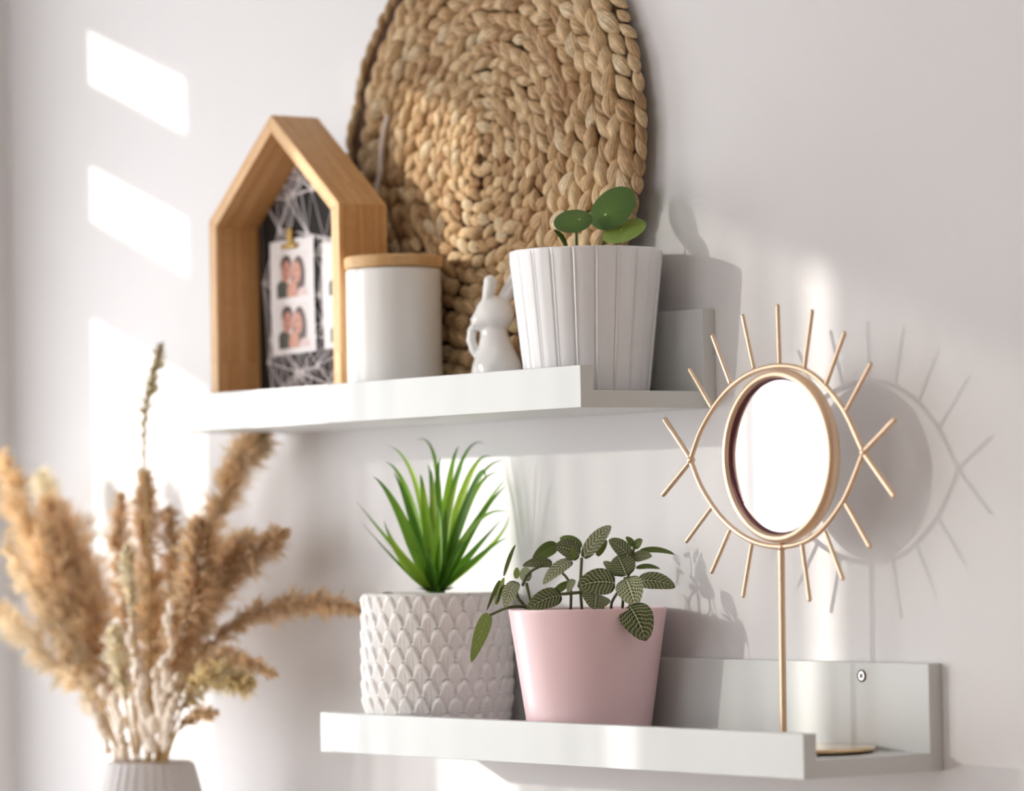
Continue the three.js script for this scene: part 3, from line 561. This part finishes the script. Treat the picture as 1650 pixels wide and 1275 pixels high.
// ------------------------------------------------------------------ eye-shaped mirror on a stand
{
  const O = V(45.37, 20.8, 5.2), t = thing('eye_mirror', [O.x, SL, O.z], 'gold wire table mirror shaped like an eye with lashes on a thin stem', 'mirror');
  const tw = -0.0175, Q = (x, y, z = 0) => V(O.x + x * Math.cos(tw) + z * Math.sin(tw), O.y + y, O.z - x * Math.sin(tw) + z * Math.cos(tw));
  const add = (n, g, m, par = t) => part(n, g, m, par, true);
  const ring = (r, prof) => { // closed profile turned about the mirror axis
    const g = vessel(prof, 96).rotateX(Math.PI / 2).rotateY(tw); return g.translate(O.x, O.y, O.z); };
  add('mirror_frame', ring(0, [[5.25, -0.45], [5.62, -0.45], [5.78, -0.3], [5.82, 0], [5.78, 0.32], [5.62, 0.5], [5.4, 0.52], [5.28, 0.42], [5.22, 0.2], [5.25, -0.45]]), M.gold);
  add('mirror_rim', ring(0, [[5.02, -0.2], [5.24, -0.2], [5.24, 0.22], [5.1, 0.12], [5.02, -0.2]]), M.goldDark);
  const gl = new THREE.CylinderGeometry(5.22, 5.22, 0.2, 96).rotateX(Math.PI / 2).rotateY(tw), gp = Q(0, 0, -0.12); add('mirror_glass', gl.translate(gp.x, gp.y, gp.z), M.mirror);
  const up = [[-9.63, 0.1], [-8.41, 2.05], [-5.97, 4.3], [-3.1, 5.62], [0.0, 6.02], [3.2, 5.42], [6.3, 3.15], [8.55, -0.1]], lo = up.map(([x, y]) => [x, -y]);
  add('eyelid_wire', tube(up.map(([x, y]) => Q(x, y)), 0.19, 72, 10), M.gold);
  add('eyelid_wire', tube(lo.map(([x, y]) => Q(x, y)), 0.19, 72, 10), M.gold);
  for (const [a, b] of [[[-9.63, 0.05], [-12.55, 3.0]], [[-9.63, -0.05], [-12.9, -2.4]], [[8.5, 0.05], [11.7, 2.1]], [[8.5, -0.05], [11.5, -3.0]]]) add('corner_wire', rod(Q(...a), Q(...b), 0.19), M.gold);
  const lash = [[-7.14,3.45],[-9.65,6.3],[-5.14,5.0],[-7.05,8.5],[-2.59,5.9],[-3.73,9.7],[0.10,6.1],[0.03,10.15],[2.65,5.7],[3.60,9.6],[4.83,4.55],[6.88,7.95],[6.77,2.75],[9.45,5.8],
    [-7.35,-3.2],[-10.37,-5.65],[-5.45,-4.76],[-7.63,-7.8],[-3.16,-5.75],[-4.26,-9.45],[2.03,-5.8],[2.74,-9.7],[4.40,-5.0],[6.17,-8.3],[6.52,-3.2],[8.95,-6.2]];
  for (let i = 0; i < lash.length; i += 2) add('eyelash', rod(Q(...lash[i]), Q(...lash[i + 1]), 0.155), M.gold);
  for (const [x, y] of [[-9.6, 0], [8.52, 0], [0, -6.05]]) { const q = Q(x, y); add('joint_bead', new THREE.SphereGeometry(0.3, 16, 12).translate(q.x, q.y, q.z), M.gold); }
  add('stem', rod(Q(-0.1, -6.1), V(45.1, SL + 0.3, 5.2), 0.235, 14), M.gold);
  part('base_plate', vessel([[0, 0.12], [4.6, 0.12], [4.72, 0.2], [4.75, 0.3], [4.7, 0.4], [4.55, 0.44], [0, 0.44]], 80).translate(48.1, SL, 6.05), M.goldPlate, t, true);
  for (const [dx, dz] of [[2.6, 1.6], [-2.6, 1.6], [0, -3], [3.3, -1.4]]) part('foot_pad', new THREE.CylinderGeometry(0.6, 0.6, 0.14, 20).translate(48.1 + dx, SL + 0.07, 6.05 + dz), M.dark, t, true);
}

// ------------------------------------------------------------------ vase, dried grasses, and the small table under them
const VX = -27.7, VZ = 10.1, VT = -1.75; // vase mouth
{
  const h = 19.5, y0 = VT - h, t = thing('vase', [VX, y0, VZ], 'pale grey vertically ribbed vase filled with dried grasses', 'vase');
  const prof = [[0, 0], [4.2, 0, 0], [4.6, 0.2, 1]]; for (let i = 0; i <= 24; i++) { const s = i / 24; prof.push([4.65 + 0.9 * Math.sin(Math.PI * Math.min(1, s * 0.95)) - 1.25 * Math.pow(s, 2.2), 0.4 + (h - 0.6) * s, 1]); }
  prof.push([3.4, h - 0.1, 0.6], [3.3, h, 0], [3.1, h - 0.05, 0], [3.0, h - 0.5, 0], [3.0, 2, 0], [0, 2, 0]);
  part('body', vessel(prof, 320, (th) => 0.11 * Math.abs(Math.sin(th * 16)) ), M.vase, t);
  const ty = y0 - 2.2, s = thing('side_table', [VX, FL, VZ + 7], 'white wooden side table standing in the corner below the frame of view', 'table');
  part('tabletop', rbox(VX - 22, ty, 1, VX + 22, y0, 33, 0.4), M.frameWhite, s, true);
  for (const [a, b] of [[-19, 4], [19, 4], [-19, 30], [19, 30]]) part('leg', rbox(VX + a - 1.6, FL, b - 1.6, VX + a + 1.6, ty, b + 1.6, 0.3), M.frameWhite, s, true);
  part('shelf_board', rbox(VX - 19, FL + 22, 4, VX + 19, FL + 24, 30, 0.3), M.frameWhite, s, true);
}
{
  // paths are in cm
  const tan = (r, g, b, tr = 0.55) => phys({ color: lin(r, g, b), vertexColors: true, roughness: 0.95, transmission: tr, thickness: 0, side: THREE.DoubleSide });
  const mats = { gold: tan(242, 217, 176), brown: tan(230, 200, 158), pale: tan(244, 226, 194), cream: tan(248, 238, 212), olive: tan(226, 204, 150), green: tan(206, 194, 152, 0.3), bead: std({ color: lin(238, 222, 204), roughness: 0.8 }), stem: std({ color: lin(196, 164, 112), roughness: 0.8 }) };
  function plume(path, hw, start, n, kind, label, opt = {}) {
    const t = thing(opt.name ?? 'dried_grass', [path[0][0], path[0][1], path[0][2]], label, 'dried grass');
    const c = new THREE.CatmullRomCurve3(path.map((q) => V(...q)));
    part('stem', new THREE.TubeGeometry(c, 40, 0.13, 6), mats.stem, t, true);
    const pos = [], col = [], tufts = Math.round(n / 8), hs = hw * (opt.fat ?? 1.25);
    for (let k = 0; k < tufts; k++) {
      const s = Math.pow((k + rnd()) / tufts, 0.9), tt = Math.min(0.995, start + (1 - start) * s), o = c.getPoint(tt), tg = c.getTangent(tt);
      const env = Math.pow(Math.sin(Math.PI * clamp(0.08 + 0.86 * s)), 0.7), a = rr(0, 6.283), x = V(0, 1, 0).cross(tg).normalize(), y = tg.clone().cross(x);
      const out = x.multiplyScalar(Math.cos(a)).addScaledVector(y, Math.sin(a)), len = hs * env * rr(0.55, 1.5) * (opt.len ?? 1), sp = rr(0.35, 1.0) * (opt.spread ?? 1);
      const axis = tg.clone().addScaledVector(out, sp).add(V(0, -(opt.droop ?? 0.12), 0)).normalize(), tone = rr(0.72, 1.18);
      for (let i = 0; i < 13; i++) {
        const f = rnd(), p0 = o.clone().addScaledVector(axis, len * 0.55 * f), d = axis.clone().add(V(rr(-1, 1), rr(-1, 1), rr(-1, 1)).multiplyScalar(0.6)).normalize(), l = len * rr(0.35, 0.7);
        const p1 = p0.clone().addScaledVector(d, l * 0.5), p2 = p0.clone().addScaledVector(d, l).add(V(0, -l * 0.14, 0)), w = (opt.w ?? 0.058) * rr(0.7, 1.6);
        const sd = d.clone().cross(V(rr(-1, 1), rr(-1, 1), rr(-1, 1))).normalize().multiplyScalar(w), q = [p0, p1.clone().sub(sd), p1.clone().add(sd), p2], cc = tone * rr(0.85, 1.12);
        for (const m of [0, 2, 1, 1, 2, 3]) { pos.push(q[m].x, q[m].y, q[m].z); col.push(cc, cc, cc); }
      }
    }
    const g = new THREE.BufferGeometry(); g.setAttribute('position', new THREE.Float32BufferAttribute(pos, 3)); g.setAttribute('color', new THREE.Float32BufferAttribute(col, 3)); g.computeVertexNormals(); g.setAttribute('uv', new THREE.Float32BufferAttribute(new Float32Array(pos.length / 3 * 2), 2));
    tag(part('plume', g, mats[kind], t, true), null, null, null, 'stuff');
  }
  function beads(path, n, r, label, kind = 'bead', from = 0.25) {  // pale seed beads, mostly imitating bright wall spots between the stems
    const t = thing('seed_light_stalk', path[0], label, 'dried flower'), c = new THREE.CatmullRomCurve3(path.map((q) => V(...q)));
    part('stem', new THREE.TubeGeometry(c, 24, 0.07, 5), mats.stem, t, true);
    for (let i = 0; i < n; i++) { const o = c.getPoint(from + (1 - from) * (i + rr(-0.2, 0.2)) / n), k = r * rr(0.7, 1.3); part('seed_light_spot', new THREE.SphereGeometry(1, 12, 9).scale(k, k * rr(1.2, 1.7), k).rotateZ(rr(-0.5, 0.5)).translate(o.x + rr(-0.35, 0.35), o.y, o.z + rr(-0.3, 0.3)), mats[kind], t, true); }
  }
  plume([[-31.1,-3.1,10.0],[-36.9,6.5,11.0],[-42.5,14.7,11.5],[-47.8,23.4,12.0]], 2.52, 0.20, 3250, 'gold', 'tall fluffy tan plume leaning far left at the edge of the bunch');
  plume([[-30.7,-3.1,10.0],[-36.8,6.4,9.0],[-41.5,13.1,8.5],[-46.4,19.2,8.0]], 3.25, 0.20, 4000, 'brown', 'dense brown plume at the left of the bunch');
  plume([[-30.6,-3.0,10.5],[-33.3,3.0,12.0],[-40.1,7.3,13.0],[-47.1,11.4,14.0]], 1.90, 0.20, 1875, 'pale', 'thin pale plume drooping to the lower left');
  plume([[-30.7,-3.1,10.0],[-45.4,9.4,6.0],[-51.2,16.8,5.0],[-53.4,22.0,5.0]], 1.87, 0.55, 900, 'cream', 'cream plume glowing behind the brown plume on the left');
  plume([[-29.2,-3.0,10.0],[-31.1,7.5,10.0],[-32.4,14.6,10.0],[-31.7,19.7,10.0]], 1.34, 0.31, 1375, 'brown', 'narrow plume with a pointed tip left of the centre');
  plume([[-28.4,-3.0,10.0],[-27.3,7.6,10.0],[-27.9,15.6,10.0],[-28.1,21.5,10.0]], 1.67, 0.26, 2000, 'brown', 'upright brown spike in the centre of the bunch');
  plume([[-27.4,-2.9,10.0],[-25.5,7.1,9.5],[-25.6,13.0,9.0],[-26.0,18.6,9.0]], 1.34, 0.31, 1250, 'brown', 'short brown spike just right of the centre');
  plume([[-26.4,-2.8,11.0],[-25.9,14.6,11.0],[-26.3,25.1,11.0],[-24.9,29.0,11.0],[-23.7,31.6,11.0]], 0.95, 0.42, 650, 'green', 'tallest thin greenish grass stalk rising past the upper ledge end', { w: 0.06, droop: 0.05, len: 0.9, spread: 0.7 });
  plume([[-27.1,-2.9,10.0],[-26.8,9.5,7.0],[-24.9,18.5,5.0],[-22.6,22.5,4.0],[-19.5,24.4,4.0]], 1.90, 0.28, 2500, 'gold', 'tan plume reaching up under the upper ledge');
  plume([[-26.9,-2.9,10.0],[-23.2,7.6,9.0],[-19.5,13.5,8.0],[-12.4,16.3,7.0]], 2.13, 0.22, 3000, 'brown', 'brown plume leaning right with a raised tip');
  plume([[-27.3,-2.9,10.0],[-21.9,6.7,11.0],[-18.6,13.1,11.0],[-17.9,17.2,11.0]], 2.24, 0.20, 2750, 'brown', 'thick brown plume standing right of the centre');
  plume([[-27.1,-2.9,10.0],[-26.8,5.5,8.0],[-23.3,13.0,6.5],[-19.4,15.9,6.0]], 2.35, 0.24, 2500, 'gold', 'tan plume behind the thick brown one on the right');
  plume([[-26.5,-2.9,10.0],[-23.7,5.1,9.0],[-18.5,9.5,7.0],[-11.7,10.9,5.0],[-6.1,10.3,3.5]], 1.40, 0.28, 2125, 'brown', 'long plume stretching right towards the scaled white pot');
  plume([[-26.5,-2.9,10.0],[-22.1,4.7,10.0],[-16.1,7.0,10.0],[-9.3,5.6,10.0]], 1.12, 0.31, 1375, 'brown', 'dark drooping plume on the right below the long one');
  plume([[-26.3,-2.9,10.0],[-21.0,2.8,11.0],[-16.4,5.3,11.0],[-11.5,4.8,11.0]], 1.79, 0.31, 1625, 'olive', 'olive tan plume drooping at the lower right');
  plume([[-25.9,-2.9,10.0],[-22.0,0.8,11.0],[-19.7,2.1,11.0],[-16.4,2.5,11.0]], 0.90, 0.36, 625, 'brown', 'smallest plume just above the vase rim on the right');
  plume([[-29.0,-3.0,9.5],[-29.8,3.0,8.5],[-31.8,9.0,7.5],[-32.9,13.0,7.0]], 2.3, 0.2, 2400, 'gold', 'wide tan plume filling the middle of the bunch low down');
  plume([[-27.9,-3.0,9.5],[-27.8,3.5,8.0],[-27.5,9.5,6.0],[-24.9,13.5,5.5]], 2.0, 0.2, 2000, 'gold', 'tan plume filling the right middle of the bunch behind the beaded stalks');
  plume([[-31.4,-3.1,10.0],[-35.0,4.5,11.0],[-40.2,10.1,12.0],[-46.5,15.8,12.5]], 1.8, 0.2, 1800, 'pale', 'wispy pale plume spreading low on the left edge');
  beads([[-29.1,-2.9,11.0],[-29.0,0.6,12.0],[-31.5,4.6,12.0]], 9, 0.38, 'seed stalk with beads imitating light spots leaning left over the vase rim');
  beads([[-27.8,-2.9,11.0],[-27.0,1.7,12.0],[-28.7,6.6,12.0]], 11, 0.42, 'pale seed stalk with beads imitating light spots left of the vase centre');
  beads([[-27.1,-2.9,11.0],[-24.5,2.7,12.5],[-26.0,9.6,12.5]], 13, 0.42, 'longest seed stalk with beads imitating light spots in front of the plumes');
  beads([[-26.4,-2.8,11.0],[-23.5,2.2,12.0],[-22.8,6.7,12.0]], 11, 0.40, 'seed stalk with beads imitating light spots at the vase centre');
  beads([[-25.6,-2.8,11.0],[-22.1,3.3,12.0],[-20.8,11.6,12.0]], 14, 0.40, 'seed stalk with beads imitating light spots rising right of the centre');
  beads([[-24.9,-2.8,11.0],[-21.3,1.8,12.0],[-20.0,5.7,12.0]], 9, 0.36, 'short seed stalk with beads imitating light spots at the right of the vase');
  beads([[-29.7,-3.0,11.0],[-31.4,0.0,12.0],[-33.3,3.0,12.0]], 7, 0.34, 'outermost seed stalk with beads imitating light spots low on the left');
  plume([[-27.3,-2.9,11.5],[-26.0,1.2,13.0],[-27.1,5.2,13.0],[-28.0,9.1,13.0]], 1.5, 0.5, 1400, 'cream', 'soft cream oval flower head low in the middle of the bunch', { name: 'bunny_tail_grass', spread: 1.2, len: 0.8 });
  plume([[-26.9,-2.8,11.5],[-24.9,5.7,13.0],[-25.4,11.6,13.0],[-25.9,15.6,13.0]], 1.2, 0.55, 1000, 'cream', 'soft cream flower head in front of the narrow plume', { name: 'bunny_tail_grass', spread: 1.2, len: 0.8 });
}

renderer.render(scene, camera);
